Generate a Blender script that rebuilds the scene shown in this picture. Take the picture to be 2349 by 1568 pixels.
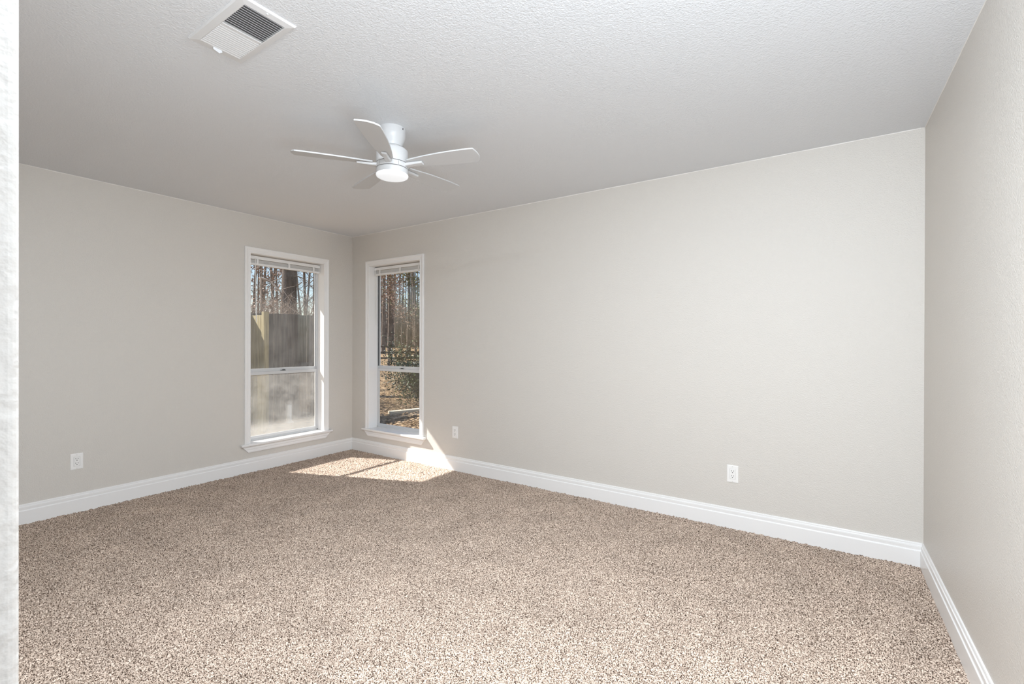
import bpy, math, random
import numpy as np
from mathutils import Vector, Matrix

# ------------------------------------------------------------------ scene, camera, light
for o in list(bpy.data.objects):
    bpy.data.objects.remove(o, do_unlink=True)
SC = bpy.context.scene
COL = SC.collection
R = math.radians
PI = math.pi

# room: back-left corner at the origin, left wall x=0, back wall y=0, z up (metres)
H = 2.46          # ceiling height
W = 5.012         # length of the back wall
YN = -3.332       # near wall of the room
XH = 3.95         # left wall of the entry passage
YE = -4.9         # end of the passage behind the camera
GZ = -0.40        # ground outside

CAM = Vector((4.5395, -3.4295, 1.2607))
YAW, PITCH, ROLL = R(-33.88147), R(-0.12665), R(0.14797)
FPX = 1060.698
fw = Vector((math.sin(YAW) * math.cos(PITCH), math.cos(YAW) * math.cos(PITCH), math.sin(PITCH)))
rt = fw.cross(Vector((0, 0, 1))).normalized()
up = rt.cross(fw)
rt2 = math.cos(ROLL) * rt + math.sin(ROLL) * up
up2 = -math.sin(ROLL) * rt + math.cos(ROLL) * up
cd = bpy.data.cameras.new('camera')
cam = bpy.data.objects.new('camera', cd)
COL.objects.link(cam)
m = Matrix((rt2, up2, -fw)).transposed().to_4x4()
m.translation = CAM
cam.matrix_world = m
cd.sensor_fit = 'HORIZONTAL'
cd.sensor_width = 36.0
cd.lens = FPX / 2349.0 * 36.0
cd.clip_start = 0.02
cd.clip_end = 400
SC.camera = cam

SC.view_settings.view_transform = 'Standard'
SC.view_settings.look = 'None'
SC.view_settings.gamma = 1.0
SC.view_settings.use_curve_mapping = False
SC.view_settings.exposure = 0.0

wd = bpy.data.worlds.new('sky')
SC.world = wd
wd.use_nodes = True
nt = wd.node_tree
bg = nt.nodes['Background']
sky = nt.nodes.new('ShaderNodeTexSky')
sky.sky_type = 'NISHITA'
sky.sun_disc = False
sky.sun_elevation = R(42.4)
sky.sun_rotation = R(248)
sky.air_density = 1.0
sky.dust_density = 0.8
sky.ozone_density = 2.0
nt.links.new(sky.outputs[0], bg.inputs[0])
bg.inputs[1].default_value = 0.16

SUN = Vector((1.0, 0.393, -0.98)).normalized()
sl = bpy.data.lights.new('sun', 'SUN')
sl.energy = 12.5
sl.angle = R(0.6)
sl.color = (1.0, 0.965, 0.92)
so = bpy.data.objects.new('sun', sl)
COL.objects.link(so)
so.rotation_euler = SUN.to_track_quat('-Z', 'Y').to_euler()

# unseen fill lights near the camera, added to bring up the room's brightness
LAMP_TINT = (0.91, 1.0, 1.09)


def spot(name, loc, aim, watts, size):
    l = bpy.data.lights.new(name, 'SPOT')
    l.energy = watts
    l.spot_size = R(size)
    l.spot_blend = 0.4
    l.shadow_soft_size = 0.25
    l.color = LAMP_TINT
    o = bpy.data.objects.new(name, l)
    COL.objects.link(o)
    o.location = loc
    o.rotation_euler = Vector(aim).to_track_quat('-Z', 'Y').to_euler()


spot('fill_spot_upper', (4.65, -3.05, 2.30), (-0.50, 0.86, -0.5), 146.0, 150)  # added fill from high up, no lamp hangs here
spot('fill_spot_lower', (4.75, -2.95, 1.00), (-0.56, 0.83, 0.0), 69.0, 156)  # added fill from low beside the camera, no lamp stands here
dl = bpy.data.lights.new('fill_disc', 'AREA')  # added fill under the ceiling out of view, not a real fixture
dl.shape = 'DISK'
dl.size = 0.32
dl.energy = 42.0
dl.color = LAMP_TINT
do = bpy.data.objects.new('fill_disc', dl)
COL.objects.link(do)
do.location = (3.45, -2.6, H - 0.02)
FAN_LAMP = 0.42         # glow of the fan's lamp lens

SC.cycles.max_bounces = 12
SC.cycles.diffuse_bounces = 8
SC.cycles.transparent_max_bounces = 24
SC.cycles.use_denoising = True


# ------------------------------------------------------------------ helpers
class MB:
    def __init__(s):
        s.v, s.f = [], []

    def box(s, x0, x1, y0, y1, z0, z1):
        n = len(s.v)
        s.v += [(x, y, z) for z in (z0, z1) for y in (y0, y1) for x in (x0, x1)]
        s.f += [tuple(n + i for i in q) for q in
                ((0, 2, 3, 1), (4, 5, 7, 6), (0, 1, 5, 4), (2, 6, 7, 3), (0, 4, 6, 2), (1, 3, 7, 5))]
        return s

    def loops(s, rings, closed=True, cap=True):
        """skin a list of rings (lists of equal length)"""
        n = len(s.v)
        k = len(rings[0])
        for r in rings:
            s.v += [tuple(p) for p in r]
        for i in range(len(rings) - 1):
            for j in range(k if closed else k - 1):
                a = n + i * k + j
                b = n + i * k + (j + 1) % k
                s.f.append((a, b, b + k, a + k))
        if cap:
            s.f.append(tuple(n + j for j in reversed(range(k))))
            s.f.append(tuple(n + (len(rings) - 1) * k + j for j in range(k)))
        return s

    def lathe(s, prof, cx=0, cy=0, seg=48):
        rings = []
        for r, z in prof:
            rings.append([(cx + max(r, 1e-4) * math.cos(2 * PI * j / seg), cy + max(r, 1e-4) * math.sin(2 * PI * j / seg), z)
                          for j in range(seg)])
        return s.loops(rings)

    def tube(s, pts, rad, k=6):
        pts = [Vector(p) for p in pts]
        rings = []
        ref = None
        for i, p in enumerate(pts):
            d = (pts[min(i + 1, len(pts) - 1)] - pts[max(i - 1, 0)])
            if d.length < 1e-9:
                d = Vector((0, 0, 1))
            d.normalize()
            if ref is None:
                ref = Vector((1, 0, 0)) if abs(d.x) < 0.9 else Vector((0, 1, 0))
            a = (ref - d * ref.dot(d)).normalized()
            ref = a
            b = d.cross(a)
            r = rad[i] if isinstance(rad, (list, tuple)) else rad
            rings.append([p + (a * math.cos(2 * PI * j / k) + b * math.sin(2 * PI * j / k)) * r for j in range(k)])
        return s.loops(rings)

    def quad(s, c, a, b):
        n = len(s.v)
        s.v += [tuple(c - a - b), tuple(c + a - b), tuple(c + a + b), tuple(c - a + b)]
        s.f.append((n, n + 1, n + 2, n + 3))

    def leaf(s, c, a, b):
        n = len(s.v)
        s.v += [tuple(c - a), tuple(c - a * 0.1 + b), tuple(c + a), tuple(c - a * 0.1 - b)]
        s.f.append((n, n + 1, n + 2, n + 3))

    def build(s, name, mat, parent=None, smooth=False, bevel=0.0, seg=2):
        me = bpy.data.meshes.new(name)
        me.from_pydata(s.v, [], s.f)
        me.update()
        o = bpy.data.objects.new(name, me)
        COL.objects.link(o)
        if mat:
            me.materials.append(mat)
        if smooth:
            me.polygons.foreach_set('use_smooth', [True] * len(me.polygons))
            try:
                me.set_sharp_from_angle(angle=R(40))
            except Exception:
                pass
        if bevel > 0:
            b = o.modifiers.new('edge', 'BEVEL')
            b.width = bevel
            b.segments = seg
            b.limit_method = 'ANGLE'
            b.angle_limit = R(35)
        if parent:
            o.parent = parent
        return o


def tag(o, label=None, cat=None, group=None, kind=None):
    if label:
        o['label'] = label
    if cat:
        o['category'] = cat
    if group:
        o['group'] = group
    if kind:
        o['kind'] = kind
    return o


def empty(name, loc=(0, 0, 0), rz=0.0):
    o = bpy.data.objects.new(name, None)
    COL.objects.link(o)
    o.location = loc
    o.rotation_euler = (0, 0, rz)
    o.empty_display_size = 0.1
    return o


def copy_tree(o, parent=None):
    c = o.copy()
    COL.objects.link(c)
    c.parent = parent
    for ch in list(o.children):
        copy_tree(ch, c)
    return c


def at(px, depth):
    """ground position on the line of sight of photo column px, depth metres ahead of the camera"""
    f2 = Vector((fw.x, fw.y, 0)).normalized()
    r2 = Vector((rt.x, rt.y, 0)).normalized()
    p = CAM + depth * (f2 + (px - 1174.5) / FPX * r2)
    return p.x, p.y


# ------------------------------------------------------------------ materials
def mat(name, col, rough=0.5, spec=0.5, metal=0.0, bump=None, coat=0.0):
    m = bpy.data.materials.new(name)
    m.use_nodes = True
    b = m.node_tree.nodes['Principled BSDF']
    b.inputs['Base Color'].default_value = (*col, 1)
    b.inputs['Roughness'].default_value = rough
    b.inputs['Specular IOR Level'].default_value = spec
    b.inputs['Metallic'].default_value = metal
    if bump:
        for (sc, st, dist, det) in bump:
            add_bump(m, sc, st, dist, det)
    return m


def add_bump(m, scale, strength, dist, detail=2.0, stretch=None):
    t = m.node_tree
    b = t.nodes['Principled BSDF']
    tc = t.nodes.new('ShaderNodeTexCoord')
    src = tc.outputs['Object']
    if stretch:
        mp = t.nodes.new('ShaderNodeMapping')
        mp.inputs['Scale'].default_value = stretch
        t.links.new(src, mp.inputs[0])
        src = mp.outputs[0]
    n = t.nodes.new('ShaderNodeTexNoise')
    n.inputs['Scale'].default_value = scale
    n.inputs['Detail'].default_value = detail
    t.links.new(src, n.inputs['Vector'])
    bp = t.nodes.new('ShaderNodeBump')
    bp.inputs['Strength'].default_value = strength
    bp.inputs['Distance'].default_value = dist
    t.links.new(n.outputs['Fac'], bp.inputs['Height'])
    if b.inputs['Normal'].links:
        t.links.new(b.inputs['Normal'].links[0].from_socket, bp.inputs['Normal'])
    t.links.new(bp.outputs[0], b.inputs['Normal'])


def ramp_mat(name, scale, stops, rough=0.8, spec=0.3, detail=2.0, stretch=None, bump=None, low=None):
    """noise-coloured material; stops = [(pos, colour)]"""
    m = mat(name, (0.5, 0.5, 0.5), rough, spec)
    t = m.node_tree
    b = t.nodes['Principled BSDF']
    tc = t.nodes.new('ShaderNodeTexCoord')
    src = tc.outputs['Object']
    if stretch:
        mp = t.nodes.new('ShaderNodeMapping')
        mp.inputs['Scale'].default_value = stretch
        t.links.new(src, mp.inputs[0])
        src = mp.outputs[0]
    n = t.nodes.new('ShaderNodeTexNoise')
    n.inputs['Scale'].default_value = scale
    n.inputs['Detail'].default_value = detail
    t.links.new(src, n.inputs['Vector'])
    cr = t.nodes.new('ShaderNodeValToRGB')
    e = cr.color_ramp.elements
    while len(e) < len(stops):
        e.new(0.5)
    for el, (p, c) in zip(e, stops):
        el.position = p
        el.color = (*c, 1)
    t.links.new(n.outputs['Fac'], cr.inputs[0])
    out = cr.outputs[0]
    if low:
        lsc, lo, hi = low
        n2 = t.nodes.new('ShaderNodeTexNoise')
        n2.inputs['Scale'].default_value = lsc
        n2.inputs['Detail'].default_value = 3.0
        t.links.new(tc.outputs['Object'], n2.inputs['Vector'])
        mr = t.nodes.new('ShaderNodeMapRange')
        mr.inputs['From Min'].default_value = 0.3
        mr.inputs['From Max'].default_value = 0.7
        mr.inputs['To Min'].default_value = lo
        mr.inputs['To Max'].default_value = hi
        t.links.new(n2.outputs['Fac'], mr.inputs[0])
        mx = t.nodes.new('ShaderNodeVectorMath')
        mx.operation = 'SCALE'
        t.links.new(out, mx.inputs[0])
        t.links.new(mr.outputs[0], mx.inputs['Scale'])
        out = mx.outputs[0]
    t.links.new(out, b.inputs['Base Color'])
    if bump:
        for a in bump:
            add_bump(m, *a)
    return m


def glass_mat(name, haze, haze_low=0.0, z0=0.3, z1=0.4, tint=(1, 1, 1)):
    """clear pane that light passes straight through, with a faint reflection and a film of dust"""
    m = bpy.data.materials.new(name)
    m.use_nodes = True
    t = m.node_tree
    for n in list(t.nodes):
        t.nodes.remove(n)
    out = t.nodes.new('ShaderNodeOutputMaterial')
    tr = t.nodes.new('ShaderNodeBsdfTransparent')
    tr.inputs[0].default_value = (*tint, 1)
    gl = t.nodes.new('ShaderNodeBsdfGlossy')
    gl.inputs['Roughness'].default_value = 0.02
    mix = t.nodes.new('ShaderNodeMixShader')
    mix.inputs[0].default_value = 0.04
    t.links.new(tr.outputs[0], mix.inputs[1])
    t.links.new(gl.outputs[0], mix.inputs[2])
    last = mix
    if haze > 0:
        du = t.nodes.new('ShaderNodeBsdfDiffuse')
        du.inputs[0].default_value = (0.78, 0.76, 0.71, 1)
        tl = t.nodes.new('ShaderNodeBsdfTranslucent')
        tl.inputs[0].default_value = (0.78, 0.76, 0.71, 1)
        ds = t.nodes.new('ShaderNodeMixShader')
        ds.inputs[0].default_value = 0.5
        t.links.new(du.outputs[0], ds.inputs[1])
        t.links.new(tl.outputs[0], ds.inputs[2])
        tc = t.nodes.new('ShaderNodeTexCoord')
        n1 = t.nodes.new('ShaderNodeTexNoise')
        n1.inputs['Scale'].default_value = 6.0
        n1.inputs['Detail'].default_value = 10.0
        n1.inputs['Roughness'].default_value = 0.65
        t.links.new(tc.outputs['Object'], n1.inputs['Vector'])
        mr = t.nodes.new('ShaderNodeMapRange')
        mr.inputs['From Min'].default_value = 0.35
        mr.inputs['From Max'].default_value = 0.68
        mr.inputs['To Min'].default_value = haze * 0.6
        mr.inputs['To Max'].default_value = haze * 1.4
        t.links.new(n1.outputs['Fac'], mr.inputs[0])
        sx = t.nodes.new('ShaderNodeSeparateXYZ')
        t.links.new(tc.outputs['Object'], sx.inputs[0])
        m2 = t.nodes.new('ShaderNodeMapRange')
        m2.inputs['From Min'].default_value = z1
        m2.inputs['From Max'].default_value = z0
        m2.inputs['To Min'].default_value = 0.0
        m2.inputs['To Max'].default_value = haze_low
        t.links.new(sx.outputs['Z'], m2.inputs[0])
        ad = t.nodes.new('ShaderNodeMath')
        ad.operation = 'ADD'
        ad.use_clamp = True
        t.links.new(mr.outputs[0], ad.inputs[0])
        t.links.new(m2.outputs[0], ad.inputs[1])
        mx = t.nodes.new('ShaderNodeMixShader')
        t.links.new(ad.outputs[0], mx.inputs[0])
        t.links.new(mix.outputs[0], mx.inputs[1])
        t.links.new(ds.outputs[0], mx.inputs[2])
        last = mx
    t.links.new(last.outputs[0], out.inputs['Surface'])
    return m


M = {}
M['wall'] = mat('greige wall paint', (0.652, 0.621, 0.577), 0.42, 0.38, bump=[(170, 0.66, 0.0036, 2.0), (60, 0.15, 0.005, 1)])
M['hallwall'] = mat('white textured wall paint', (0.595, 0.575, 0.55), 0.45, 0.4, bump=[(48, 0.35, 0.008, 2.0), (160, 0.2, 0.004, 2)])
M['ceiling'] = mat('white ceiling texture', (0.733, 0.754, 0.780), 0.6, 0.3, bump=[(140, 0.58, 0.0048, 2.0), (50, 0.18, 0.006, 2.0)])
M['trim'] = mat('white gloss trim paint', (0.835, 0.828, 0.818), 0.3, 0.45)
M['caulk'] = mat('white caulk', (0.80, 0.78, 0.75), 0.6, 0.3)
M['alu'] = mat('aluminium window frame', (0.66, 0.67, 0.68), 0.35, 0.5, 0.35)
M['alu_dark'] = mat('dark window track', (0.09, 0.095, 0.10), 0.5, 0.4)
M['latch'] = mat('dark latch', (0.03, 0.03, 0.03), 0.4, 0.5)
M['blind'] = mat('white blind slats', (0.78, 0.78, 0.77), 0.4, 0.4)
M['plastic'] = mat('white plastic', (0.86, 0.85, 0.83), 0.35, 0.45)
M['slot'] = mat('dark outlet slot', (0.03, 0.028, 0.025), 0.6, 0.2)
M['metal'] = mat('screw metal', (0.62, 0.62, 0.60), 0.35, 0.5, 0.7)
M['fan'] = mat('white fan enamel', (0.60, 0.605, 0.61), 0.32, 0.45)
M['blade'] = mat('white fan blade', (0.575, 0.58, 0.585), 0.45, 0.35)
M['seam'] = mat('dark shadow gap', (0.10, 0.10, 0.10), 0.7, 0.2)
M['gap'] = mat('grey shadow gap', (0.36, 0.355, 0.345), 0.6, 0.2)
M['vent'] = mat('white enamelled vent', (0.70, 0.705, 0.71), 0.35, 0.4)
M['duct'] = mat('grey duct', (0.20, 0.195, 0.19), 0.6, 0.3)
M['lens'] = mat('opal lamp lens', (0.9, 0.9, 0.89), 0.4, 0.3)
_b = M['lens'].node_tree.nodes['Principled BSDF']
_b.inputs['Emission Color'].default_value = (*LAMP_TINT, 1)
_b.inputs['Emission Strength'].default_value = FAN_LAMP
M['carpet'] = ramp_mat('speckled beige carpet', 215,
                       [(0.0, (0.045, 0.030, 0.023)), (0.37, (0.068, 0.045, 0.034)), (0.445, (0.31, 0.227, 0.173)),
                        (0.54, (0.60, 0.48, 0.39)), (0.72, (0.82, 0.695, 0.59))],
                       0.95, 0.1, 1.0, low=(4.2, 0.90, 1.10))
M['glass'] = glass_mat('clear window glass', 0.015)
M['glass_film'] = glass_mat('slightly dusty glass', 0.03)
M['glass_dusty'] = glass_mat('dusty window glass', 0.11, 0.15, 0.38, 0.45)
# outdoors
M['ground'] = ramp_mat('leaf littered ground', 9.0,
                       [(0.30, (0.060, 0.038, 0.020)), (0.43, (0.165, 0.108, 0.055)), (0.54, (0.275, 0.19, 0.10)), (0.68, (0.40, 0.29, 0.18))],
                       0.95, 0.1, 8.0, low=(0.35, 0.75, 1.15))
M['bark'] = ramp_mat('grey brown bark', 14.0, [(0.3, (0.075, 0.058, 0.045)), (0.7, (0.24, 0.19, 0.155))], 0.95, 0.1, 4.0,
                     stretch=(1, 1, 0.15), bump=[(30, 0.6, 0.03, 3)])
M['bark_dark'] = ramp_mat('dark bark', 14.0, [(0.3, (0.055, 0.043, 0.036)), (0.7, (0.15, 0.12, 0.10))], 0.95, 0.1, 4.0,
                          stretch=(1, 1, 0.15), bump=[(30, 0.6, 0.03, 3)])
M['twig'] = ramp_mat('pale twigs', 3.0, [(0.35, (0.13, 0.095, 0.075)), (0.65, (0.46, 0.38, 0.31))], 0.9, 0.1, 2.0)
M['rust'] = ramp_mat('rusty dry leaves', 1.7, [(0.35, (0.12, 0.065, 0.042)), (0.5, (0.25, 0.15, 0.10)), (0.68, (0.48, 0.38, 0.31))], 0.8, 0.15, 3.0)
M['pine'] = ramp_mat('olive needles', 2.0, [(0.35, (0.07, 0.075, 0.03)), (0.65, (0.24, 0.23, 0.11))], 0.8, 0.15, 3.0)
M['holly'] = ramp_mat('glossy evergreen leaves', 5.0, [(0.3, (0.010, 0.018, 0.008)), (0.5, (0.026, 0.045, 0.016)), (0.7, (0.12, 0.15, 0.045))], 0.5, 0.3, 3.0)
M['fence'] = ramp_mat('weathered fence boards', 3.0, [(0.3, (0.075, 0.062, 0.052)), (0.7, (0.19, 0.16, 0.135))], 0.9, 0.1, 4.0, stretch=(8, 8, 0.6))
M['lumber'] = ramp_mat('yellow pine boards', 3.0, [(0.3, (0.24, 0.195, 0.105)), (0.7, (0.46, 0.39, 0.225))], 0.85, 0.15, 4.0, stretch=(8, 8, 0.6))
M['plank'] = ramp_mat('grey bleached plank', 4.0, [(0.3, (0.42, 0.37, 0.28)), (0.7, (0.62, 0.56, 0.45))], 0.85, 0.15, 4.0)
M['rail'] = ramp_mat('dark fence rail', 3.0, [(0.3, (0.055, 0.04, 0.03)), (0.7, (0.13, 0.095, 0.07))], 0.9, 0.1, 3.0)
M['pale'] = mat('pale painted stub', (0.62, 0.60, 0.54), 0.6, 0.3)
M['roof'] = mat('painted eave boards', (0.55, 0.53, 0.50), 0.7, 0.2)

# ------------------------------------------------------------------ room shell
T = 0.14
OPA = (-1.155, -0.374)     # window opening on the left wall (y)
OPB = (0.306, 1.094)       # window opening on the back wall (x)
Z0, Z1 = 0.255, 2.094      # rough opening heights


def struct(name, mb, m, **k):
    return tag(mb.build(name, m, **k), kind='structure')


g = 0.012
a0, a1 = OPA[0] - g, OPA[1] + g
b = MB()
b.box(-T, 0, YN - T, a0, -0.05, H + 0.02)
b.box(-T, 0, a1, T, -0.05, H + 0.02)
b.box(-T, 0, a0, a1, -0.05, Z0)
b.box(-T, 0, a0, a1, Z1 + g, H + 0.02)
struct('wall_left', b, M['wall'])
b0, b1 = OPB[0] - g, OPB[1] + g
b = MB()
b.box(0, b0, 0, T, -0.05, H + 0.02)
b.box(b1, W + T, 0, T, -0.05, H + 0.02)
b.box(b0, b1, 0, T, -0.05, Z0)
b.box(b0, b1, 0, T, Z1 + g, H + 0.02)
struct('wall_back', b, M['wall'])
struct('wall_right', MB().box(W, W + T, YE - T, 0, -0.05, H + 0.02), M['wall'])
struct('wall_front', MB().box(0, XH - 0.12, YN - 0.12, YN, -0.05, H + 0.02), M['wall'])
struct('wall_entry', MB().box(XH - 0.12, XH, YE, YN, -0.05, H + 0.02), M['hallwall'], bevel=0.008, seg=4)
struct('wall_entry_end', MB().box(XH - 0.12, W, YE - T, YE, -0.05, H + 0.02), M['hallwall'])
struct('ceiling', MB().box(-T, W + T, YE - T, T, H, H + 0.12), M['ceiling'])
# eaves that shade the upper part of the windows
b = MB()
b.box(-0.78, -T, -6, 0.78, 2.30, 2.60)
b.box(-T, W + 0.8, T, 0.78, 2.30, 2.60)
struct('roof_eave', b, M['roof'])


def carpet():
    rng = np.random.default_rng(3)
    st = 0.004
    nx, ny = int(W / st) + 2, int(-YN / st) + 2
    xs = np.linspace(0.0, W, nx)
    ys = np.linspace(YN, 0.0, ny)
    n = rng.normal(size=(ny, nx))
    k = n.copy()
    k[1:-1, 1:-1] = (n[1:-1, 1:-1] * 4 + (n[:-2, 1:-1] + n[2:, 1:-1] + n[1:-1, :-2] + n[1:-1, 2:]) * 2.0) / 7.0
    z = 0.0036 * k
    gx, gy = np.meshgrid(xs, ys)
    z += 0.002 * np.sin(gx * 7.3 + 1.3 * np.sin(gy * 5.1)) * np.sin(gy * 8.9 + gx * 2.2)
    jx = rng.normal(size=(ny, nx)) * 0.0010
    jy = rng.normal(size=(ny, nx)) * 0.0010
    jx[:, 0] = jx[:, -1] = 0
    jy[0] = jy[-1] = 0
    co = np.stack([gx + jx, gy + jy, z], -1).reshape(-1, 3)
    i = np.arange(ny * nx).reshape(ny, nx)
    q = np.stack([i[:-1, :-1], i[:-1, 1:], i[1:, 1:], i[1:, :-1]], -1).reshape(-1, 4)
    # passage floor behind the camera
    e = len(co)
    co = np.vstack([co, [[XH - 0.1, YE, 0], [W, YE, 0], [W, YN, 0], [XH - 0.1, YN, 0]]])
    q = np.vstack([q, [[e, e + 1, e + 2, e + 3]]])
    me = bpy.data.meshes.new('floor')
    me.vertices.add(len(co))
    me.vertices.foreach_set('co', co.astype(np.float32).ravel())
    me.loops.add(q.size)
    me.loops.foreach_set('vertex_index', q.astype(np.int32).ravel())
    me.polygons.add(len(q))
    me.polygons.foreach_set('loop_start', np.arange(0, q.size, 4, dtype=np.int32))
    me.polygons.foreach_set('use_smooth', np.ones(len(q), dtype=bool))
    me.update(calc_edges=True)
    me.validate()
    me.materials.append(M['carpet'])
    o = bpy.data.objects.new('floor', me)
    COL.objects.link(o)
    tag(o, kind='structure')


carpet()

# baseboards: (projection from wall, height)
BP = [(0, -0.01), (0.0160, -0.01), (0.0160, 0.090), (0.0150, 0.0925), (0.0118, 0.0935), (0.0108, 0.097), (0.0118, 0.105),
      (0.0125, 0.113), (0.0118, 0.119), (0.0080, 0.1215), (0.0072, 0.124), (0.0078, 0.130), (0.0060, 0.135), (0, 0.1355)]


def baseboard(name, p, d, n, L, m0, m1):
    """p start, d direction, n into the room, mitre factor at both ends"""
    p, d, n = Vector(p), Vector(d), Vector(n)
    rings = []
    for s, mm in ((0, m0), (L, m1)):
        rings.append([p + d * (s + mm * t) + n * t + Vector((0, 0, z)) for t, z in BP])
    mb = MB().loops(rings)
    return struct(name, mb, M['trim'])


baseboard('baseboard_left', (0, 0, 0), (0, -1, 0), (1, 0, 0), -YN, 1, -1)
baseboard('baseboard_back', (0, 0, 0), (1, 0, 0), (0, -1, 0), W, 1, -1)
baseboard('baseboard_right', (W, 0, 0), (0, -1, 0), (-1, 0, 0), -YE, 1, 0)


# uneven bead of white caulk where the walls meet the ceiling
def bead(name, p, d, n, L, seed):
    rnd = random.Random(seed)
    p, d, n = Vector(p), Vector(d), Vector(n)
    mb = MB()
    s = 0.0
    rings = []
    while s <= L:
        w = 0.0030 + 0.0016 * rnd.random() + (0.0016 if rnd.random() < 0.25 else 0)
        c = p + d * s
        rings.append([c + Vector((0, 0, 0.003)) - n * 0.002, c + Vector((0, 0, -w)) - n * 0.002, c + Vector((0, 0, -w * 0.95)) + n * 0.001,
                      c + Vector((0, 0, -w * 0.3)) + n * 0.0022, c + Vector((0, 0, 0.003)) + n * 0.0028])
        s += 0.035 + 0.05 * rnd.random()
    mb.loops(rings)
    return struct(name, mb, M['caulk'])


bead('trim_1', (0, -0.01, H), (0, -1, 0), (1, 0, 0), -YN - 0.02, 1)
bead('trim_2', (0.01, 0, H), (1, 0, 0), (0, -1, 0), W - 0.02, 2)
bead('trim_3', (W, -0.01, H), (0, -1, 0), (-1, 0, 0), -YN - 0.02, 3)


# ------------------------------------------------------------------ windows (local: x along the wall, y outwards, z up)
def window(name, u0, u1, rz, side, film_up, film_low, dark_track):
    root = empty(name, (0, 0, 0), rz)
    tag(root, kind='structure')
    zs, zt = 0.275, Z1
    # casing: swept profile with mitred corners
    prof = [(0, 0.0), (0, -0.0075), (0.004, -0.0115), (0.010, -0.0115), (0.012, -0.0090), (0.032, -0.0120),
            (0.036, -0.0155), (0.043, -0.0180), (0.055, -0.0180), (0.057, -0.0160), (0.057, 0.0)]
    rings = []
    for (cu, cz, su, szz) in ((u0, zs, -1, 0), (u0, zt, -1, 1), (u1, zt, 1, 1), (u1, zs, 1, 0)):
        rings.append([(cu + su * o, pr, cz + szz * o) for o, pr in prof])
    MB().loops(rings).build('window_casing', M['trim'], root)
    # stool with horns
    mb = MB()
    h = 0.036
    outl = [(u0 - 0.057 - h, -0.040), (u1 + 0.057 + h, -0.040), (u1 + 0.057 + h, 0.0), (u1, 0.0), (u1, 0.112), (u0, 0.112),
            (u0, 0.0), (u0 - 0.057 - h, 0.0)]
    mb.loops([[(x, y, zs - 0.020) for x, y in outl], [(x, y, zs) for x, y in outl]])
    mb.build('window_stool', M['trim'], root, bevel=0.004, seg=3)
    # apron with slanted ends
    e0, e1 = u0 - 0.057, u1 + 0.057
    pr = [(0.0, 0.254, -0.02), (-0.0180, 0.254, -0.02), (-0.0180, 0.243, -0.014), (-0.0135, 0.240, -0.011), (-0.0145, 0.222, 0.006),
          (-0.0115, 0.219, 0.009), (-0.0125, 0.200, 0.028), (-0.0105, 0.190, 0.036), (0.0, 0.189, 0.036)]
    MB().loops([[(e0 + q, y, z) for y, z, q in pr], [(e1 - q, y, z) for y, z, q in pr]]).build('window_apron', M['trim'], root)
    # jamb liner
    mb = MB()
    mb.box(u0 - g, u0, 0, 0.14, zs - 0.02, zt + g)
    mb.box(u1, u1 + g, 0, 0.14, zs - 0.02, zt + g)
    mb.box(u0, u1, 0, 0.14, zt, zt + g)
    mb.build('window_jamb', M['trim'], root)
    # aluminium frame
    A = M['alu']
    mb = MB()
    mb.box(u0, u0 + 0.010, 0.106, 0.140, zs, zt)
    mb.box(u1 - 0.010, u1, 0.106, 0.140, zs, zt)
    mb.box(u0, u1, 0.106, 0.140, zt - 0.014, zt)
    mb.box(u0, u1, 0.106, 0.140, zs - 0.02, zs + 0.016)
    fr = mb.build('window_frame', A, root, bevel=0.0015)
    mb = MB()
    for s in (u0 + 0.010, u1 - 0.0145):
        mb.box(s, s + 0.0045, 0.1085, 0.121, 0.975, zt - 0.015)
    mb.build('window_track', M['alu_dark'] if dark_track else A, fr)
    # sashes
    i0, i1 = u0 + 0.010, u1 - 0.010
    lz = 0.948
    mb = MB()
    st = 0.020
    mb.box(i0, i0 + st, 0.108, 0.121, zs + 0.016, lz)
    mb.box(i1 - st, i1, 0.108, 0.121, zs + 0.016, lz)
    mb.box(i0 + st, i1 - st, 0.108, 0.121, zs + 0.016, zs + 0.042)
    mb.box(i0 + st, i1 - st, 0.106, 0.122, lz - 0.031, lz)
    ls = mb.build('lower_sash', A, root, bevel=0.0015)
    mb = MB()
    mb.box(i0, i0 + st * 0.75, 0.1235, 0.136, 0.948, zt - 0.014)
    mb.box(i1 - st * 0.75, i1, 0.1235, 0.136, 0.948, zt - 0.014)
    mb.box(i0 + st * 0.75, i1 - st * 0.75, 0.1235, 0.136, 0.946, 0.978)
    mb.box(i0 + st * 0.75, i1 - st * 0.75, 0.1235, 0.136, zt - 0.040, zt - 0.014)
    us = mb.build('upper_sash', A, root, bevel=0.0015)
    MB().box(i0 + st - 0.003, i1 - st + 0.003, 0.1135, 0.1155, zs + 0.040, lz - 0.029).build('window_pane', film_low, ls)
    MB().box(i0 + st * 0.75 - 0.003, i1 - st * 0.75 + 0.003, 0.1290, 0.1310, 0.976, zt - 0.038).build('window_pane', film_up, us)
    uc = (u0 + u1) / 2
    mb = MB()
    mb.box(uc - 0.026, uc + 0.026, 0.108, 0.120, lz, lz + 0.005)
    mb.lathe([(0.009, lz + 0.005), (0.009, lz + 0.011), (0.006, lz + 0.012)], uc, 0.114, 16)
    mb.box(uc - 0.002, uc + 0.020, 0.1095, 0.1145, lz + 0.006, lz + 0.012)
    lk = mb.build('sash_latch', M['latch'], ls)
    lk['label'] = 'small dark sash latch'
    return root


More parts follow.
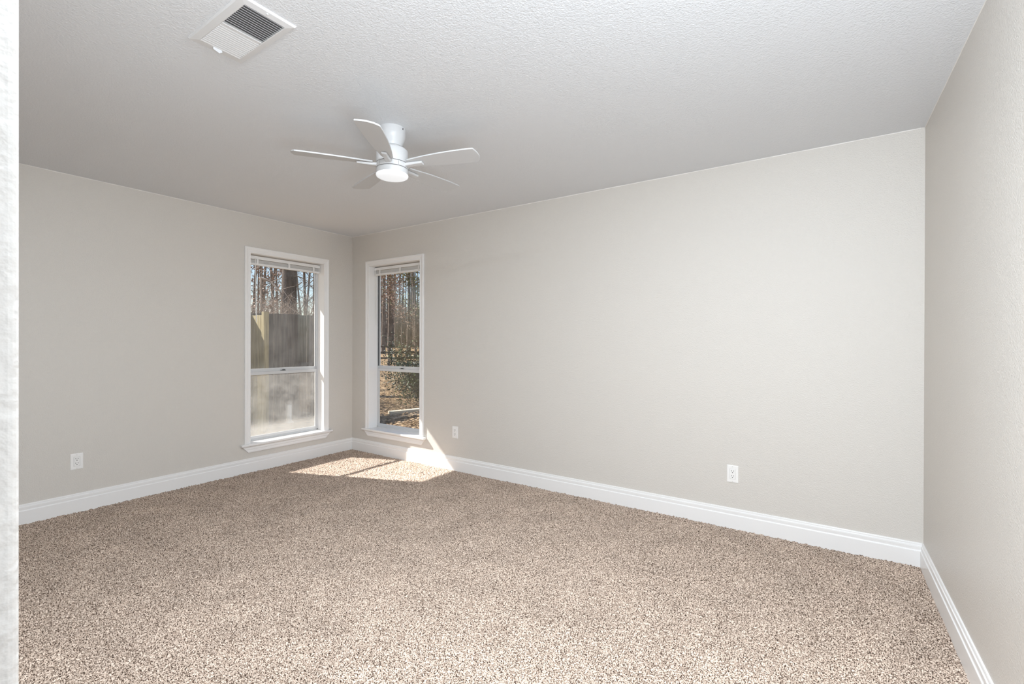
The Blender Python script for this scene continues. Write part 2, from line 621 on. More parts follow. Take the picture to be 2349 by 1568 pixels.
def blind(u0, u1, rz, label, wand):
    root = empty('window_blind', (0, 0, 0), rz)
    tag(root, label, 'blind', 'mini blinds drawn up in the windows')
    a, c = u0 + 0.005, u1 - 0.005
    # headrail: open channel
    mb = MB()
    pr = [(0.062, 2.084), (0.062, 2.055), (0.0635, 2.0535), (0.0875, 2.0535), (0.089, 2.055), (0.089, 2.084), (0.0875, 2.084), (0.0875, 2.056),
          (0.0635, 2.056), (0.0635, 2.084)]
    mb.loops([[(a, y, z) for y, z in pr], [(c, y, z) for y, z in pr]])
    mb.build('headrail', M['blind'], root)
    # stack of gathered slats, each slightly crowned
    mb = MB()
    rnd = random.Random(int(100 * abs(u0)))
    for i in range(7):
        z = 2.0205 + i * 0.0045
        j = 0.0012 * (rnd.random() - 0.5)
        top = [(0.063 + 0.025 * t + j, z + 0.0014 * (1 - (2 * t - 1) ** 2)) for t in (0, 0.25, 0.5, 0.75, 1)]
        bot = [(y, zz - 0.0026) for y, zz in reversed(top)]
        ring = top + bot
        mb.loops([[(a + 0.004, y, zz) for y, zz in ring], [(c - 0.004, y, zz) for y, zz in ring]])
    tag(mb.build('slats', M['blind'], root, smooth=True))
    MB().box(a + 0.001, c - 0.001, 0.0615, 0.0885, 1.995, 2.017).build('bottom_rail', M['blind'], root, bevel=0.004, seg=3)
    for t in (0.12, 0.54, 0.90):
        u = a + (c - a) * t
        mb = MB()
        pts = [(0.0600, 2.053), (0.0580, 2.044), (0.0572, 2.030), (0.0590, 2.017), (0.0602, 2.006)]
        ring = pts + [(y + 0.0013, z) for y, z in reversed(pts)]
        mb.loops([[(u - 0.010, y, z) for y, z in ring], [(u + 0.010, y, z) for y, z in ring]])
        mb.build('tape_clip', M['blind'], root)
    uw = u0 + wand
    mb = MB()
    mb.tube([(uw, 0.058, 2.060), (uw, 0.052, 2.052), (uw + 0.001, 0.051, 2.046), (uw + 0.004, 0.050, 1.80), (uw + 0.010, 0.049, 1.44)], 0.0038, 6)
    w = mb.build('tilt_wand', M['blind'], root)
    MB().tube([(uw + 0.0085, 0.0493, 1.555), (uw + 0.0093, 0.0492, 1.50)], 0.0058, 6).build('wand_grip', M['blind'], w)
    return root


window('window_1', OPA[0], OPA[1], PI / 2, 'left', M['glass_film'], M['glass_dusty'], False)
window('window_2', OPB[0], OPB[1], 0, 'back', M['glass'], M['glass_film'], True)
blind(OPA[0], OPA[1], PI / 2, 'white mini blind pulled up in the dusty left-wall window', 0.072)
blind(OPB[0], OPB[1], 0, 'white mini blind pulled up in the clear back-wall window over the woods', 0.036)


# ------------------------------------------------------------------ outlets (local: x along wall, y outwards(into wall), z up)
def outlet(loc, rz, label, decora, shape='outlet'):
    root = empty('wall_outlet', loc, rz)
    tag(root, label, 'outlet', 'white outlets low on the walls')
    w, h = 0.0355, 0.0585
    mb = MB()
    rings = []
    for (dx, y) in ((0, 0.001), (0, -0.0022), (0.0022, -0.0048), (0.006, -0.0056)):
        ring = []
        rr = 0.004
        for (cx, cz, a0) in ((w - rr, h - rr, 0), (-w + rr, h - rr, 90), (-w + rr, -h + rr, 180), (w - rr, -h + rr, 270)):
            for k in range(5):
                a = R(a0 + 22.5 * k)
                q = max(rr - dx, 0.0008)
                sx = cx - math.copysign(max(dx - (rr - q), 0), cx)
                sz = cz - math.copysign(max(dx - (rr - q), 0), cz)
                ring.append((sx + q * math.cos(a), y, sz + q * math.sin(a)))
        rings.append(ring)
    mb.loops(rings)
    mb.build('cover_plate', M['plastic'], root)
    slots = MB()
    if decora:
        rc = MB().box(-0.0166, 0.0166, -0.0076, -0.004, -0.0335, 0.0335).build('receptacle', M['plastic'], root, bevel=0.0014, seg=2)
        gp = MB()
        gp.box(-0.0176, -0.0167, -0.0060, -0.0040, -0.0342, 0.0342)
        gp.box(0.0167, 0.0176, -0.0060, -0.0040, -0.0342, 0.0342)
        gp.box(-0.0176, 0.0176, -0.0060, -0.0040, 0.0336, 0.0342)
        gp.box(-0.0176, 0.0176, -0.0060, -0.0040, -0.0342, -0.0336)
        gp.build('receptacle_gap', M['gap'], root)
        yf = -0.0079
    else:
        for s in (1, -1):
            mb = MB()
            ring = []
            for k in range(28):
                a = 2 * PI * k / 28
                ring.append((0.0172 * math.cos(a), max(-0.0142, min(0.0142, 0.0172 * math.sin(a)))))
            mb.loops([[(x, -0.004, z + s * 0.0195) for x, z in ring], [(x, -0.0072, z + s * 0.0195) for x, z in ring],
                      [(x * 0.95, -0.0076, z * 0.95 + s * 0.0195) for x, z in ring]])
            rc = mb.build('receptacle', M['plastic'], root)
        yf = -0.0079
    for s in (1, -1):
        zc = s * (0.0165 if decora else 0.0195)
        slots.box(-0.0078, -0.0052, yf, -0.007, zc + 0.0005, zc + 0.0100)
        slots.box(0.0052, 0.0078, yf, -0.007, zc + 0.0015, zc + 0.0090)
        n = 12
        slots.loops([[(0.0030 * math.cos(2 * PI * k / n), -0.007, zc - 0.0068 + 0.0030 * math.sin(2 * PI * k / n)) for k in range(n)],
                     [(0.0030 * math.cos(2 * PI * k / n), yf, zc - 0.0068 + 0.0030 * math.sin(2 * PI * k / n)) for k in range(n)]])
    so_ = slots.build('contact_slots', M['slot'], root)
    so_['label'] = 'dark plug slots'
    for zc in ((0.0485, -0.0485) if decora else (0.0,)):
        n = 14
        mb = MB()
        mb.loops([[(0.0027 * math.cos(2 * PI * k / n), y, zc + 0.0027 * math.sin(2 * PI * k / n)) for k in range(n)] for y in (-0.0050, -0.0064)])
        mb.build('cover_screw', M['metal'], root)
    return root


outlet((0.0, -2.394, 0.370), PI / 2, 'white outlet with dark slots on the left wall', True)
outlet((4.038, 0.0, 0.366), 0, 'white outlet with dark slots far along the back wall from the windows', True)
outlet((1.574, 0.0, 0.371), 0, 'small white outlet on the back wall beside the window and sunlit patch', False)

# ------------------------------------------------------------------ ceiling fan
FX, FY = 2.508, -1.629
fan = empty('ceiling_fan', (FX, FY, H))
tag(fan, 'white five-blade flush-mount ceiling fan with a round opal light', 'ceiling fan')
mb = MB().lathe([(0.0, 0.0), (0.073, 0.0), (0.0738, -0.004), (0.0738, -0.036), (0.0725, -0.050), (0.0665, -0.070), (0.0590, -0.084),
                 (0.0552, -0.096), (0.0548, -0.101)], seg=64)
mo = mb.build('ceiling_mount', M['fan'], fan, smooth=True)
for a in (-115, 10, 130):
    ca, sa = math.cos(R(a)), math.sin(R(a))
    c = Vector((0.0742 * ca, 0.0742 * sa, -0.012))
    t = Vector((-sa, ca, 0)) * 0.0028
    n = Vector((ca, sa, 0)) * 0.0012
    mb = MB()
    mb.loops([[c + t * 1 + Vector((0, 0, 0.006)) + k * n, c - t + Vector((0, 0, 0.004)) + k * n, c - t * 1.2 - Vector((0, 0, 0.006)) + k * n,
               c + t * 0.6 - Vector((0, 0, 0.006)) + k * n] for k in (-1, 0.4)])
    mb.build('mount_slot', M['slot'], mo)
MB().lathe([(0.0, -0.0985), (0.0520, -0.0985), (0.0520, -0.1065), (0.0, -0.1065)], seg=64).build('neck_groove', M['fan'], fan, smooth=True)
MB().lathe([(0.0, -0.1040), (0.0560, -0.1040), (0.0640, -0.1080), (0.0790, -0.1170), (0.0870, -0.1240), (0.0885, -0.1290), (0.0885, -0.1955),
            (0.0870, -0.1975), (0.0, -0.1975)], seg=64).build('motor_housing', M['fan'], fan, smooth=True)
MB().lathe([(0.0, -0.196), (0.0845, -0.196), (0.0845, -0.230), (0.0, -0.230)], seg=64).build('dark_gap', M['seam'], fan, smooth=True)
hub = MB().lathe([(0.0, -0.2005), (0.0870, -0.2005), (0.0885, -0.2020), (0.0885, -0.2255), (0.0870, -0.2270), (0.0, -0.2270)], seg=64)
hub = hub.build('blade_hub', M['fan'], fan, smooth=True)
for k in range(5):
    mb = MB()
    a = R(-54.5 + 36 + 72 * k)
    c, s = math.cos(a), math.sin(a)
    mb.loops([[Vector((c * q - s * w, s * q + c * w, z)) for w, z in ((-0.0005, -0.2030), (0.0005, -0.2030), (0.0005, -0.2245), (-0.0005, -0.2245))]
              for q in (0.0889, 0.0870)])
    mb.build('hub_seam', M['seam'], hub)
MB().lathe([(0.0, -0.2300), (0.0870, -0.2300), (0.0890, -0.2320), (0.0890, -0.2600), (0.0, -0.2600)], seg=64).build('light_housing', M['fan'], fan, smooth=True)
MB().lathe([(0.0, -0.2595), (0.0892, -0.2600), (0.0896, -0.2640), (0.0875, -0.2690), (0.0800, -0.2735), (0.060, -0.2765), (0.03, -0.2780), (0.0, -0.2785)],
           seg=64).build('lamp_lens', M['lens'], fan, smooth=True)


def blade_outline():
    side = [(0.108, 0.031), (0.16, 0.0395), (0.22, 0.0480), (0.28, 0.0545), (0.34, 0.0590), (0.40, 0.0615), (0.45, 0.0622), (0.492, 0.0615)]
    cw = [(r, -w) for r, w in side] + [(0.508, -0.0605), (0.5115, -0.0575)]
    tip = [(0.517, -0.040), (0.522, -0.020), (0.5235, 0.0), (0.522, 0.020), (0.517, 0.038), (0.508, 0.053), (0.501, 0.0600)]
    ccw = [(r, w) for r, w in reversed(side)]
    return cw + tip + ccw


PITCHB = R(10.5)


def make_blade(k):
    a = R(-54.5 + 72 * k)
    ca, sa = math.cos(a), math.sin(a)
    rad, tan = Vector((ca, sa, 0)), Vector((-sa, ca, 0))
    wv = tan * math.cos(PITCHB) - Vector((0, 0, 1)) * math.sin(PITCHB)     # ccw side hangs lower
    nv = tan * math.sin(PITCHB) + Vector((0, 0, 1)) * math.cos(PITCHB)
    zc = Vector((0, 0, -0.2005))
    ol = blade_outline()
    th = 0.0038
    rings = []
    for (k2, ins) in ((-th, 0.0012), (-th * 0.6, 0), (th * 0.6, 0), (th, 0.0012)):
        rings.append([zc + rad * (r - (ins if r > 0.5 else 0)) + wv * (w - math.copysign(ins, w)) + nv * k2 for r, w in ol])
    bl = MB().loops(rings).build('fan_blade', M['blade'], fan)
    # iron: bar from the hub under the blade
    z0 = Vector((0, 0, -0.2135))
    prof = []
    for (r, hw, dz, th2) in ((0.082, 0.017, 0.0, 0.0085), (0.105, 0.0165, 0.0005, 0.0075), (0.150, 0.0155, 0.001, 0.006), (0.192, 0.0145, 0.0015, 0.0055)):
        c = z0 + rad * r + Vector((0, 0, dz))
        f = min(1.0, max(0.0, (r - 0.082) / 0.05))
        ww = tan * math.cos(PITCHB * f) - Vector((0, 0, 1)) * math.sin(PITCHB * f)
        nn = tan * math.sin(PITCHB * f) + Vector((0, 0, 1)) * math.cos(PITCHB * f)
        prof.append([c + ww * hw - nn * th2 * 0.3, c + ww * hw * 0.72 - nn * th2, c - ww * hw * 0.72 - nn * th2, c - ww * hw - nn * th2 * 0.3,
                     c - ww * hw + nn * th2, c + ww * hw + nn * th2])
    MB().loops(prof).build('blade_iron', M['fan'], fan, bevel=0.0012)
    return bl


for k in range(5):
    make_blade(k)

# ------------------------------------------------------------------ ceiling vent
VX0, VX1, VY0, VY1 = 2.451, 2.866, -2.6255, -2.4215
IX0, IX1, IY0, IY1 = 2.491, 2.834, -2.596, -2.4495
vent = empty('ceiling_vent', ((VX0 + VX1) / 2, (VY0 + VY1) / 2, H))
tag(vent, 'white rectangular metal air vent in the ceiling with two banks of louvres', 'vent')
ox, oy, oz = vent.location
mb = MB()


def rect(x0, x1, y0, y1, z):
    return [(x0 - ox, y0 - oy, z), (x1 - ox, y0 - oy, z), (x1 - ox, y1 - oy, z), (x0 - ox, y1 - oy, z)]


mb.loops([rect(VX0, VX1, VY0, VY1, 0.001), rect(VX0, VX1, VY0, VY1, -0.0025), rect(VX0 + 0.004, VX1 - 0.004, VY0 + 0.004, VY1 - 0.004, -0.0075),
          rect(IX0 - 0.003, IX1 + 0.003, IY0 - 0.003, IY1 + 0.003, -0.0105), rect(IX0, IX1, IY0, IY1, -0.0095), rect(IX0, IX1, IY0, IY1, -0.001)], cap=False)
mb.build('vent_frame', M['vent'], vent)
# shallow duct mouth above the louvres
mb = MB()
mb.loops([rect(IX0, IX1, IY0, IY1, -0.0008), rect(IX0, IX1, IY0, IY1, -0.0003)])
db = mb.build('duct_opening', M['duct'], vent)
db['label'] = 'dark duct opening behind the louvres'
xm = 2.665
for (xa, xb, sgn) in ((IX0, xm - 0.006, -1), (xm + 0.006, IX1, 1)):
    mb = MB()
    n = 12
    for i in range(n):
        x = xa + (xb - xa) * (i + 0.5) / n
        hw = 0.0054
        tilt = 0.0044 * sgn
        z = -0.0062
        nx_, nz_ = 0.0004, 0.0004
        c = [(x - hw, z + tilt), (x, z + tilt * 0.25), (x + hw, z - tilt)]
        ring = [(px_, zz_ + 0.0004) for px_, zz_ in c] + [(px_, zz_ - 0.0004) for px_, zz_ in reversed(c)]
        mb.loops([[(px_ - ox, IY0 - oy, zz_) for px_, zz_ in ring], [(px_ - ox, IY1 - oy, zz_) for px_, zz_ in ring]])
    mb.build('louvre_bank', M['vent'], vent)
MB().box(xm - 0.006 - ox, xm + 0.006 - ox, IY0 - oy, IY1 - oy, -0.0112, -0.003).build('divider_bar', M['vent'], vent, bevel=0.0015)
MB().loops([[(2.478 - ox, -2.548 - oy, -0.010), (2.486 - ox, -2.548 - oy, -0.010), (2.486 - ox, -2.548 - oy, -0.019), (2.478 - ox, -2.548 - oy, -0.016)],
            [(2.478 - ox, -2.526 - oy, -0.010), (2.486 - ox, -2.526 - oy, -0.010), (2.487 - ox, -2.526 - oy, -0.026), (2.477 - ox, -2.526 - oy, -0.024)],
            [(2.478 - ox, -2.516 - oy, -0.010), (2.486 - ox, -2.516 - oy, -0.010), (2.486 - ox, -2.514 - oy, -0.017), (2.478 - ox, -2.514 - oy, -0.015)]]
           ).build('damper_lever', M['vent'], vent)
MB().lathe([(0.0, -0.007), (0.0042, -0.008), (0.0042, -0.0105), (0.002, -0.0118), (0.0, -0.012)], 2.852 - ox, -2.525 - oy, 16).build('vent_screw', M['vent'], vent, smooth=True)

# ------------------------------------------------------------------ outdoors
random.seed(11)


def gz(x, y):
    d = math.hypot(x - 4.5, y + 3.4)
    t = min(1.0, max(0.0, (d - 44) / 40.0))
    t = t * t * (3 - 2 * t)
    return GZ + 1.5 * t + 0.04 * math.sin(x * 0.7) * math.cos(y * 0.6)


mb = MB()
xs = [-110 + i * 2.5 for i in range(57)]
ys = [-40 + i * 2.5 for i in range(65)]
for y in ys:
    for x in xs:
        mb.v.append((x, y, gz(x, y)))
nx = len(xs)
for j in range(len(ys) - 1):
    for i in range(nx - 1):
        a = j * nx + i
        mb.f.append((a, a + 1, a + 1 + nx, a + nx))
go = struct('ground', mb, M['ground'], smooth=True)

# loose leaves on the yard
mb = MB()
rnd = random.Random(5)
for i in range(5200):
    px = rnd.uniform(850, 985)
    d = 8.5 + 24 * rnd.random() ** 1.7
    x, y = at(px, d)
    a = rnd.uniform(0, 2 * PI)
    s = rnd.uniform(0.022, 0.05)
    tl = rnd.uniform(-0.6, 0.6)
    va = Vector((math.cos(a), math.sin(a), tl * 0.5)) * s
    vb = Vector((-math.sin(a), math.cos(a), tl)) * s * 0.55
    mb.leaf(Vector((x, y, gz(x, y) + 0.02 + 0.03 * rnd.random())), va, vb)
M['litter'] = ramp_mat('dry tan leaves', 6.0, [(0.35, (0.12, 0.07, 0.033)), (0.5, (0.26, 0.175, 0.095)), (0.66, (0.42, 0.31, 0.20))], 0.85, 0.15, 2.0)
tag(mb.build('leaf_litter', M['litter']), 'dry tan leaves covering the yard outside the back window', 'leaves', kind='stuff')


def branch(mb, p, d, L, r, lvl, rnd, spread=0.75, kids=(4, 5, 4), k=5, upness=0.12, tips=None, start=0.25):
    n = 5 if lvl > 0 else 3
    pts, rad = [p.copy()], [r]
    q, dd = p.copy(), d.normalized()
    for i in range(n):
        dd = (dd + Vector((rnd.gauss(0, 0.10), rnd.gauss(0, 0.10), upness * 0.4 + rnd.gauss(0, 0.06)))).normalized()
        q = q + dd * (L / n)
        pts.append(q.copy())
        rad.append(r * (1 - 0.82 * (i + 1) / n))
    mb.tube(pts, rad, k if lvl > 1 else 3)
    if lvl <= 0:
        if tips is not None:
            tips.append((pts[-1], dd))
        return
    kk = kids[min(len(kids) - 1, lvl - 1)]
    for j in range(kk):
        t = start + (1 - start) * (j + rnd.random()) / kk
        f = t * n
        i = min(int(f), n - 1)
        c = pts[i].lerp(pts[i + 1], f - i)
        rr = rad[i] * 0.5
        ax = (pts[i + 1] - pts[i]).normalized()
        a = rnd.uniform(0, 2 * PI)
        side = ax.orthogonal().normalized()
        side = (Matrix.Rotation(a, 3, ax) @ side)
        nd = (ax * rnd.uniform(0.35, 0.8) + side * spread * rnd.uniform(0.7, 1.2) + Vector((0, 0, upness))).normalized()
        branch(mb, c, nd, L * rnd.uniform(0.32, 0.55), rr, lvl - 1, rnd, spread, kids, k, upness, tips, 0.2)


def tree(name, px, depth, h, r, label, group, seed, mt='bark', lean=(0, 0), lvl=3, kids=(4, 5, 9), start=0.28, leaves=0, leaf_mat=None, lsize=0.05, lspread=0.3, spread=0.75, reach=1.0):
    rnd = random.Random(seed)
    x, y = at(px, depth)
    z = gz(x, y)
    root = empty(name, (x, y, z))
    tag(root, label, 'tree', group)
    tips = []
    mb = MB()
    n = 9
    pts, rad = [], []
    q = Vector((0, 0, -0.15))
    dx, dy = lean
    for i in range(n + 1):
        pts.append(q.copy())
        fl = 1.35 if i == 0 else (1.08 if i == 1 else 1.0)
        rad.append(r * fl * (1 - 0.75 * i / n))
        q = q + Vector((dx + rnd.gauss(0, 0.012), dy + rnd.gauss(0, 0.012), 1)).normalized() * ((h + 0.15) / n)
    mb.tube(pts, rad, 10)
    if lvl > 2:
        mb.build('trunk', M[mt], root, smooth=True)
        mb = MB()
    kk = kids[-1]
    for j in range(kk):
        t = start + (0.98 - start) * (j + rnd.random()) / kk
        f = t * n
        i = min(int(f), n - 1)
        c = pts[i].lerp(pts[i + 1], f - i)
        a = rnd.uniform(0, 2 * PI)
        nd = Vector((math.cos(a) * spread, math.sin(a) * spread, rnd.uniform(0.15, 0.6))).normalized()
        branch(mb, c, nd, h * rnd.uniform(0.14, 0.30) * (1.25 - t * 0.5) * reach, rad[i] * 0.38, lvl - 1, rnd, spread, kids, 4, 0.10, tips, 0.2)
    mb.build('branches' if lvl > 2 else 'trunk', M[mt], root)
    if leaves:
        mb = MB()
        for i in range(leaves):
            c, d = rnd.choice(tips)
            c = c + Vector((rnd.gauss(0, lspread), rnd.gauss(0, lspread), rnd.gauss(0, lspread)))
            a = Vector((rnd.gauss(0, 1), rnd.gauss(0, 1), rnd.gauss(0, 1))).normalized()
            b_ = a.orthogonal().normalized()
            s = lsize * rnd.uniform(0.6, 1.4)
            mb.leaf(c, a * s, b_ * s * 0.5)
        mb.build('foliage', M[leaf_mat], root)
    return root


WOODS = 'bare tree trunks in the woods beyond the rail fence'
WL = 'bare brown tree standing in the woods beyond the rail fence'
spec = [(872, 62, .20), (879, 51, .22), (887, 70, .17), (894, 56, .26), (902, 76, .18), (909, 62, .25), (915.5, 82, .16), (922, 67, .17),
        (929, 88, .15), (944, 74, .16), (951, 60, .19), (957, 80, .15), (862, 55, .2), (848, 66, .2), (967, 68, .2), (983, 76, .2), (875, 86, .16),
        (899, 92, .17), (883, 78, .16), (938, 96, .16), (952, 90, .15), (890, 86, .16), (918, 98, .15), (907, 104, .17), (868, 96, .16), (945, 106, .17),
        (838, 80, .2), (825, 60, .2), (812, 88, .2), (798, 70, .2), (780, 84, .2), (762, 64, .2), (1001, 64, .2), (1020, 82, .2)]
for i, (px, d, r) in enumerate(spec):
    tree('forest_tree', px, d, 17 + (i * 37 % 7), r, WL, WOODS, 100 + i, 'bark', lean=((i * 13 % 5 - 2) * 0.008, (i * 7 % 5 - 2) * 0.008), lvl=2, kids=(5, 13), start=0.22, reach=0.42)
tree('forest_tree', 937, 46, 17, .20, 'dark straight tree right of the sky gap in the back window', None, 77, 'bark_dark', lvl=2, kids=(5, 12), start=0.3)
# young oaks still holding rusty leaves
tree('oak_tree', 892, 30, 6.6, .07, 'young oak holding rusty brown leaves in front of the woods', None, 31, 'bark', lvl=3, kids=(3, 4, 12), start=0.48,
     leaves=1700, leaf_mat='rust', lsize=0.062, lspread=0.20)
tree('oak_tree', 921, 40, 6.2, .06, 'smaller oak with sparse brown leaves left of the dark straight tree', None, 32, 'bark', lvl=3, kids=(3, 4, 11), start=0.45,
     leaves=700, leaf_mat='rust', lsize=0.070, lspread=0.24)
tree('pine_tree', 954, 44, 11, .13, 'olive green pine at the right edge of the back window view', None, 33, 'bark', lvl=3, kids=(3, 4, 14), start=0.32,
     leaves=2600, leaf_mat='pine', lsize=0.10, lspread=0.25)

# brushy undergrowth deep in the woods
rnd = random.Random(44)
mb = MB()
for i in range(2600):
    px = rnd.uniform(750, 1050)
    d = rnd.uniform(64, 108)
    x, y = at(px, d)
    z = gz(x, y) - 0.1
    h = rnd.uniform(1.5, 9.0) * (0.5 + 0.5 * rnd.random())
    r = rnd.uniform(0.03, 0.09)
    p = Vector((x, y, z))
    lx, ly = rnd.gauss(0, 0.10), rnd.gauss(0, 0.10)
    mb.tube([p, p + Vector((lx * h * 0.5, ly * h * 0.5, h * 0.55)), p + Vector((lx * h * 1.2, ly * h * 1.2, h))], [r, r * 0.7, r * 0.2], 3)
    for k in range(3):
        q = p + Vector((lx * h * 0.4, ly * h * 0.4, h * rnd.uniform(0.35, 0.8)))
        a = rnd.uniform(0, 2 * PI)
        ll = h * rnd.uniform(0.15, 0.35)
        mb.tube([q, q + Vector((math.cos(a) * ll, math.sin(a) * ll, ll * 0.8))], [r * 0.45, r * 0.12], 3)
M['brush'] = ramp_mat('brown undergrowth', 0.8, [(0.35, (0.075, 0.052, 0.040)), (0.65, (0.22, 0.16, 0.125))], 0.95, 0.1, 2.0)
tag(mb.build('undergrowth', M['brush']), 'brown leafless undergrowth between the trunks of the woods', 'undergrowth', kind='stuff')

# rail fence
fc = Vector((*at(898, 36), 0))
f2 = Vector((rt.x, rt.y, 0)).normalized()
fl = empty('rail_fence', (fc.x, fc.y, gz(fc.x, fc.y)))
tag(fl, 'dark three-rail wooden fence crossing the yard before the woods', 'fence')
xs_ = [-7.2, -4.8, -2.4, 0, 2.4, 4.8]


def obox(mb, c, a, b_, z0, z1):
    mb.loops([[c - a - b_ + Vector((0, 0, z0)), c + a - b_ + Vector((0, 0, z0)), c + a + b_ + Vector((0, 0, z0)), c - a + b_ + Vector((0, 0, z0))],
              [c - a - b_ + Vector((0, 0, z1)), c + a - b_ + Vector((0, 0, z1)), c + a + b_ + Vector((0, 0, z1)), c - a + b_ + Vector((0, 0, z1))]])


nf = Vector((-f2.y, f2.x, 0))
for s in xs_:
    mb = MB()
    obox(mb, f2 * s, f2 * 0.075, nf * 0.06, -0.2, 1.36)
    mb.build('post', M['rail'], fl)
for i in range(len(xs_) - 1):
    for z in (0.28, 0.72, 1.18):
        mb = MB()
        obox(mb, f2 * (xs_[i] + 1.2) - nf * 0.08, f2 * 1.22, nf * 0.022, z - 0.07, z + 0.07)
        mb.build('rail', M['rail'], fl)

# evergreen bush
bx, by = at(988, 12.0)
bush = empty('evergreen_bush', (bx, by, GZ))
tag(bush, 'dark evergreen bush with glossy leaves outside the back window', 'bush')
rnd = random.Random(8)
mb = MB()
tips = []
for j in range(34):
    a = rnd.uniform(0, 2 * PI)
    branch(mb, Vector((rnd.gauss(0, .06), rnd.gauss(0, .06), -0.05)), Vector((math.cos(a) * rnd.uniform(0.2, 1.3), math.sin(a) * rnd.uniform(0.2, 1.3), 0.9)),
           rnd.uniform(0.8, 1.35), 0.014, 2, rnd, 0.7, (5, 6), 4, 0.15, tips, 0.2)
mb.build('stems', M['bark_dark'], bush)
mb = MB()
for i in range(24000):
    c, d = rnd.choice(tips)
    c = c + Vector((rnd.gauss(0, 0.10), rnd.gauss(0, 0.10), rnd.gauss(-0.05, 0.16)))
    if c.z < 0.04:
        continue
    a = Vector((rnd.gauss(0, 1), rnd.gauss(0, 1), rnd.gauss(0, 0.6))).normalized()
    b_ = a.orthogonal().normalized()
    b_ = Matrix.Rotation(rnd.uniform(0, PI), 3, a) @ b_
    s = rnd.uniform(0.018, 0.036)
    mb.leaf(c, a * s, b_ * s * 0.55)
mb.build('foliage', M['holly'], bush)

# plank on the leaves
p0 = Vector((*at(893, 10.15), GZ))
p1 = Vector((*at(985, 10.75), GZ))
pk = empty('wooden_plank', ((p0 + p1) / 2).to_tuple())
c = Vector((0, 0, 0))
ax = (p1 - p0).normalized()
nn = Vector((-ax.y, ax.x, 0))
mb = MB()
obox(mb, c, ax * (p1 - p0).length / 2, nn * 0.07, 0.02, 0.11)
pko = mb.build('wooden_plank', M['plank'], None, bevel=0.004)
pko.location = pk.location
bpy.data.objects.remove(pk)
pko.name = 'wooden_plank'
tag(pko, 'pale weathered plank lying on the leaves outside the back window', 'plank')

# board fence outside the left window
FXX = -4.72
fence = empty('board_fence', (FXX, 2.2, GZ))
tag(fence, 'tall grey weathered board fence outside the left window', 'fence')
rnd = random.Random(21)
mb = MB()
y = -4.4
while y < 0.62:
    w = 0.138
    hgt = 2.20 + rnd.uniform(-0.012, 0.012)
    t = rnd.uniform(-0.004, 0.004)
    mb.box(t - 0.010, t + 0.010, y, y + w, -0.06, hgt)
    y += w + 0.005 + (0.004 if rnd.random() < 0.3 else 0)
mb.build('fence_boards', M['fence'], fence)
for z in (0.35, 1.15, 1.95):
    MB().box(-0.055, -0.012, -4.4, 0.75, z - 0.045, z + 0.045).build('fence_rail', M['fence'], fence)
for y in (-4.3, -1.85, 0.65):
    MB().box(-0.15, -0.056, y - 0.045, y + 0.045, -0.2, 2.15).build('fence_post', M['fence'], fence)

gate = empty('fence_gate', (FXX, 1.22, GZ))
tag(gate, 'yellowish board gate jutting from the grey fence, partly in sun', 'gate')
mb = MB()
x = 0.02
rnd = random.Random(4)
while x < 0.46:
    mb.box(x, x + 0.088, -0.010, 0.010, 0.10, 2.15 + rnd.uniform(-0.01, 0.01))
    x += 0.092
mb.build('gate_boards', M['lumber'], gate)
for z in (0.35, 1.75):
    MB().box(0.02, 0.48, 0.011, 0.05, z, z + 0.09).build('gate_rail', M['lumber'], gate)
MB().box(0.48, 0.57, -0.045, 0.045, -0.2, 2.2).build('gate_post', M['lumber'], gate)

x, y = at(596, 8.3)
ps = empty('wooden_post', (x, y, GZ))
tag(ps, 'yellowish square post standing before the fence at the left of the dusty pane', 'post')
MB().box(-0.075, 0.075, -0.075, 0.075, -0.2, 1.02).build('shaft', M['lumber'], ps, bevel=0.006)
MB().box(-0.10, 0.10, -0.10, 0.10, 1.02, 1.06).build('cap', M['lumber'], ps, bevel=0.006)

x, y = at(663, 9.35)
st = MB().lathe([(0.0, -0.1), (0.105, -0.1), (0.10, 0.0), (0.062, 0.03), (0.052, 0.06), (0.050, 0.34), (0.045, 0.36), (0.0, 0.365)], 0, 0, 20)
st = st.build('pipe_stub', M['pale'], None, smooth=True)
st.location = (x, y, GZ)
tag(st, 'short pale pipe stub on the ground before the grey fence', 'pipe')

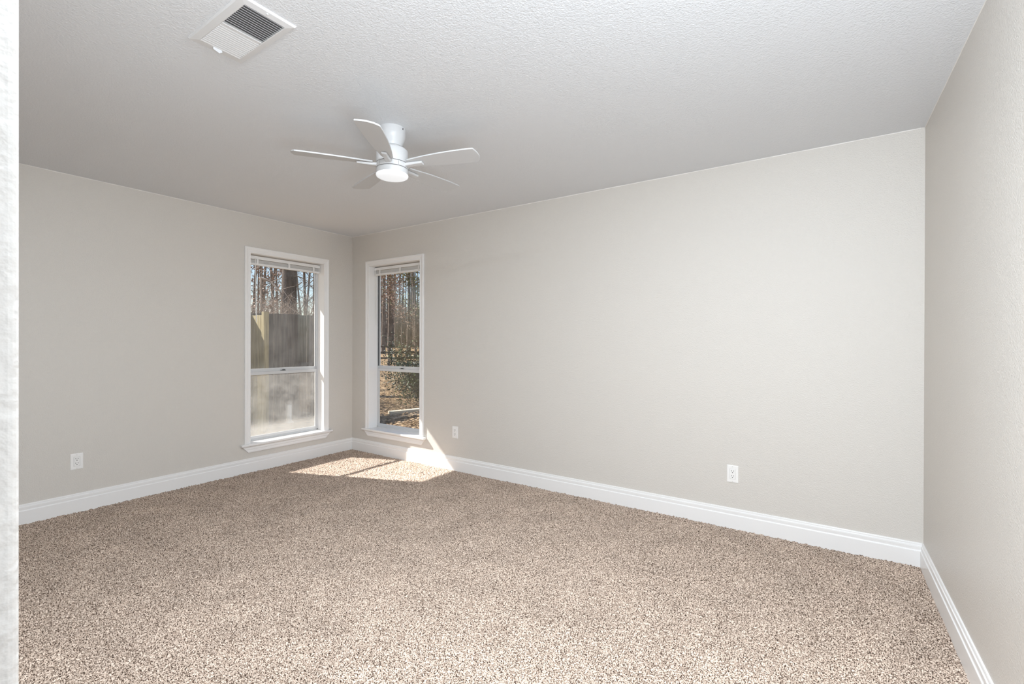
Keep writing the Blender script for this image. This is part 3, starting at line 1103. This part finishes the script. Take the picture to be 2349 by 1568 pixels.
# trees and brush beyond the board fence
tree('large_tree', 657, 14.5, 15, .27, 'thick dark trunk rising behind the board fence in the left window', None, 51, 'bark_dark', lean=(-0.01, 0.012), lvl=3, kids=(4, 5, 9), start=0.42)
BG = 'bare thin trees behind the board fence'
for i, (px, d, r, h) in enumerate([(585, 17, .06, 9), (600, 24, .09, 12), (614, 19, .05, 9), (628, 30, .12, 14), (690, 20, .06, 10), (702, 27, .10, 13),
                                   (716, 18, .05, 9), (683, 34, .12, 14), (735, 22, .07, 10), (570, 26, .1, 12), (608, 38, .13, 15), (720, 40, .13, 15),
                                   (640, 42, .13, 15), (592, 46, .13, 15), (697, 48, .13, 15)]):
    tree('thin_tree', px, d, h, r, 'bare thin tree with many twigs behind the board fence', BG, 300 + i, 'bark', lean=(((i * 5) % 7 - 3) * 0.02, ((i * 3) % 7 - 3) * 0.02),
         lvl=3, kids=(5, 6, 12), start=0.18, spread=0.9)
tree('oak_tree', 601, 16, 4.9, .05, 'small oak with a few orange leaves at the top left of the left window', None, 61, 'bark', lvl=3, kids=(3, 4, 9), start=0.45,
     leaves=420, leaf_mat='rust', lsize=0.055, lspread=0.12)

rnd = random.Random(15)
mb = MB()
for i in range(620):
    px = rnd.uniform(555, 745)
    d = rnd.uniform(11.2, 14.0)
    x, y = at(px, d)
    z = GZ
    h = rnd.uniform(1.7, 3.0)
    a = rnd.uniform(0, 2 * PI)
    o = Vector((math.cos(a), math.sin(a), 0)) * rnd.uniform(0.2, 1.9)
    p = Vector((x, y, z))
    pts = [p, p + o * 0.15 + Vector((0, 0, h * 0.55)), p + o * 0.5 + Vector((0, 0, h * 0.92)), p + o * 0.85 + Vector((0, 0, h)), p + o * 1.25 + Vector((0, 0, h * 0.88))]
    mb.tube(pts, [0.0055, 0.005, 0.0045, 0.0035, 0.002], 3)
tag(mb.build('bramble_thicket', M['twig']), 'tangle of pale bramble canes showing over the board fence', 'brambles', kind='stuff')
# a drooping pale bough in front of the thick trunk
rnd = random.Random(9)
mb = MB()
P = [Vector((*at(598, 13.2), 3.05)), Vector((*at(620, 13.2), 2.93)), Vector((*at(640, 13.1), 2.68)), Vector((*at(648, 13.1), 2.50)), Vector((*at(651, 13.1), 2.22)), Vector((*at(655, 13.0), 1.98))]
mb.tube(P, [0.030, 0.028, 0.024, 0.018, 0.012, 0.006], 6)
for i in (1, 2, 3, 4):
    for k in range(3):
        branch(mb, P[i], Vector((rnd.gauss(0, 1), rnd.gauss(0, 1), rnd.uniform(-0.5, 0.6))), 0.5, 0.008, 1, rnd, 0.8, (4,), 3, 0.0)
stub = Vector((*at(598, 13.2), 0))
mb.tube([Vector((stub.x, stub.y, GZ - 0.1)), Vector((stub.x + 0.05, stub.y, 1.4)), P[0]], [0.034, 0.030, 0.026], 6)
tag(mb.build('leaning_sapling', M['twig']), 'pale sapling drooping across the thick trunk in the left window', 'sapling')
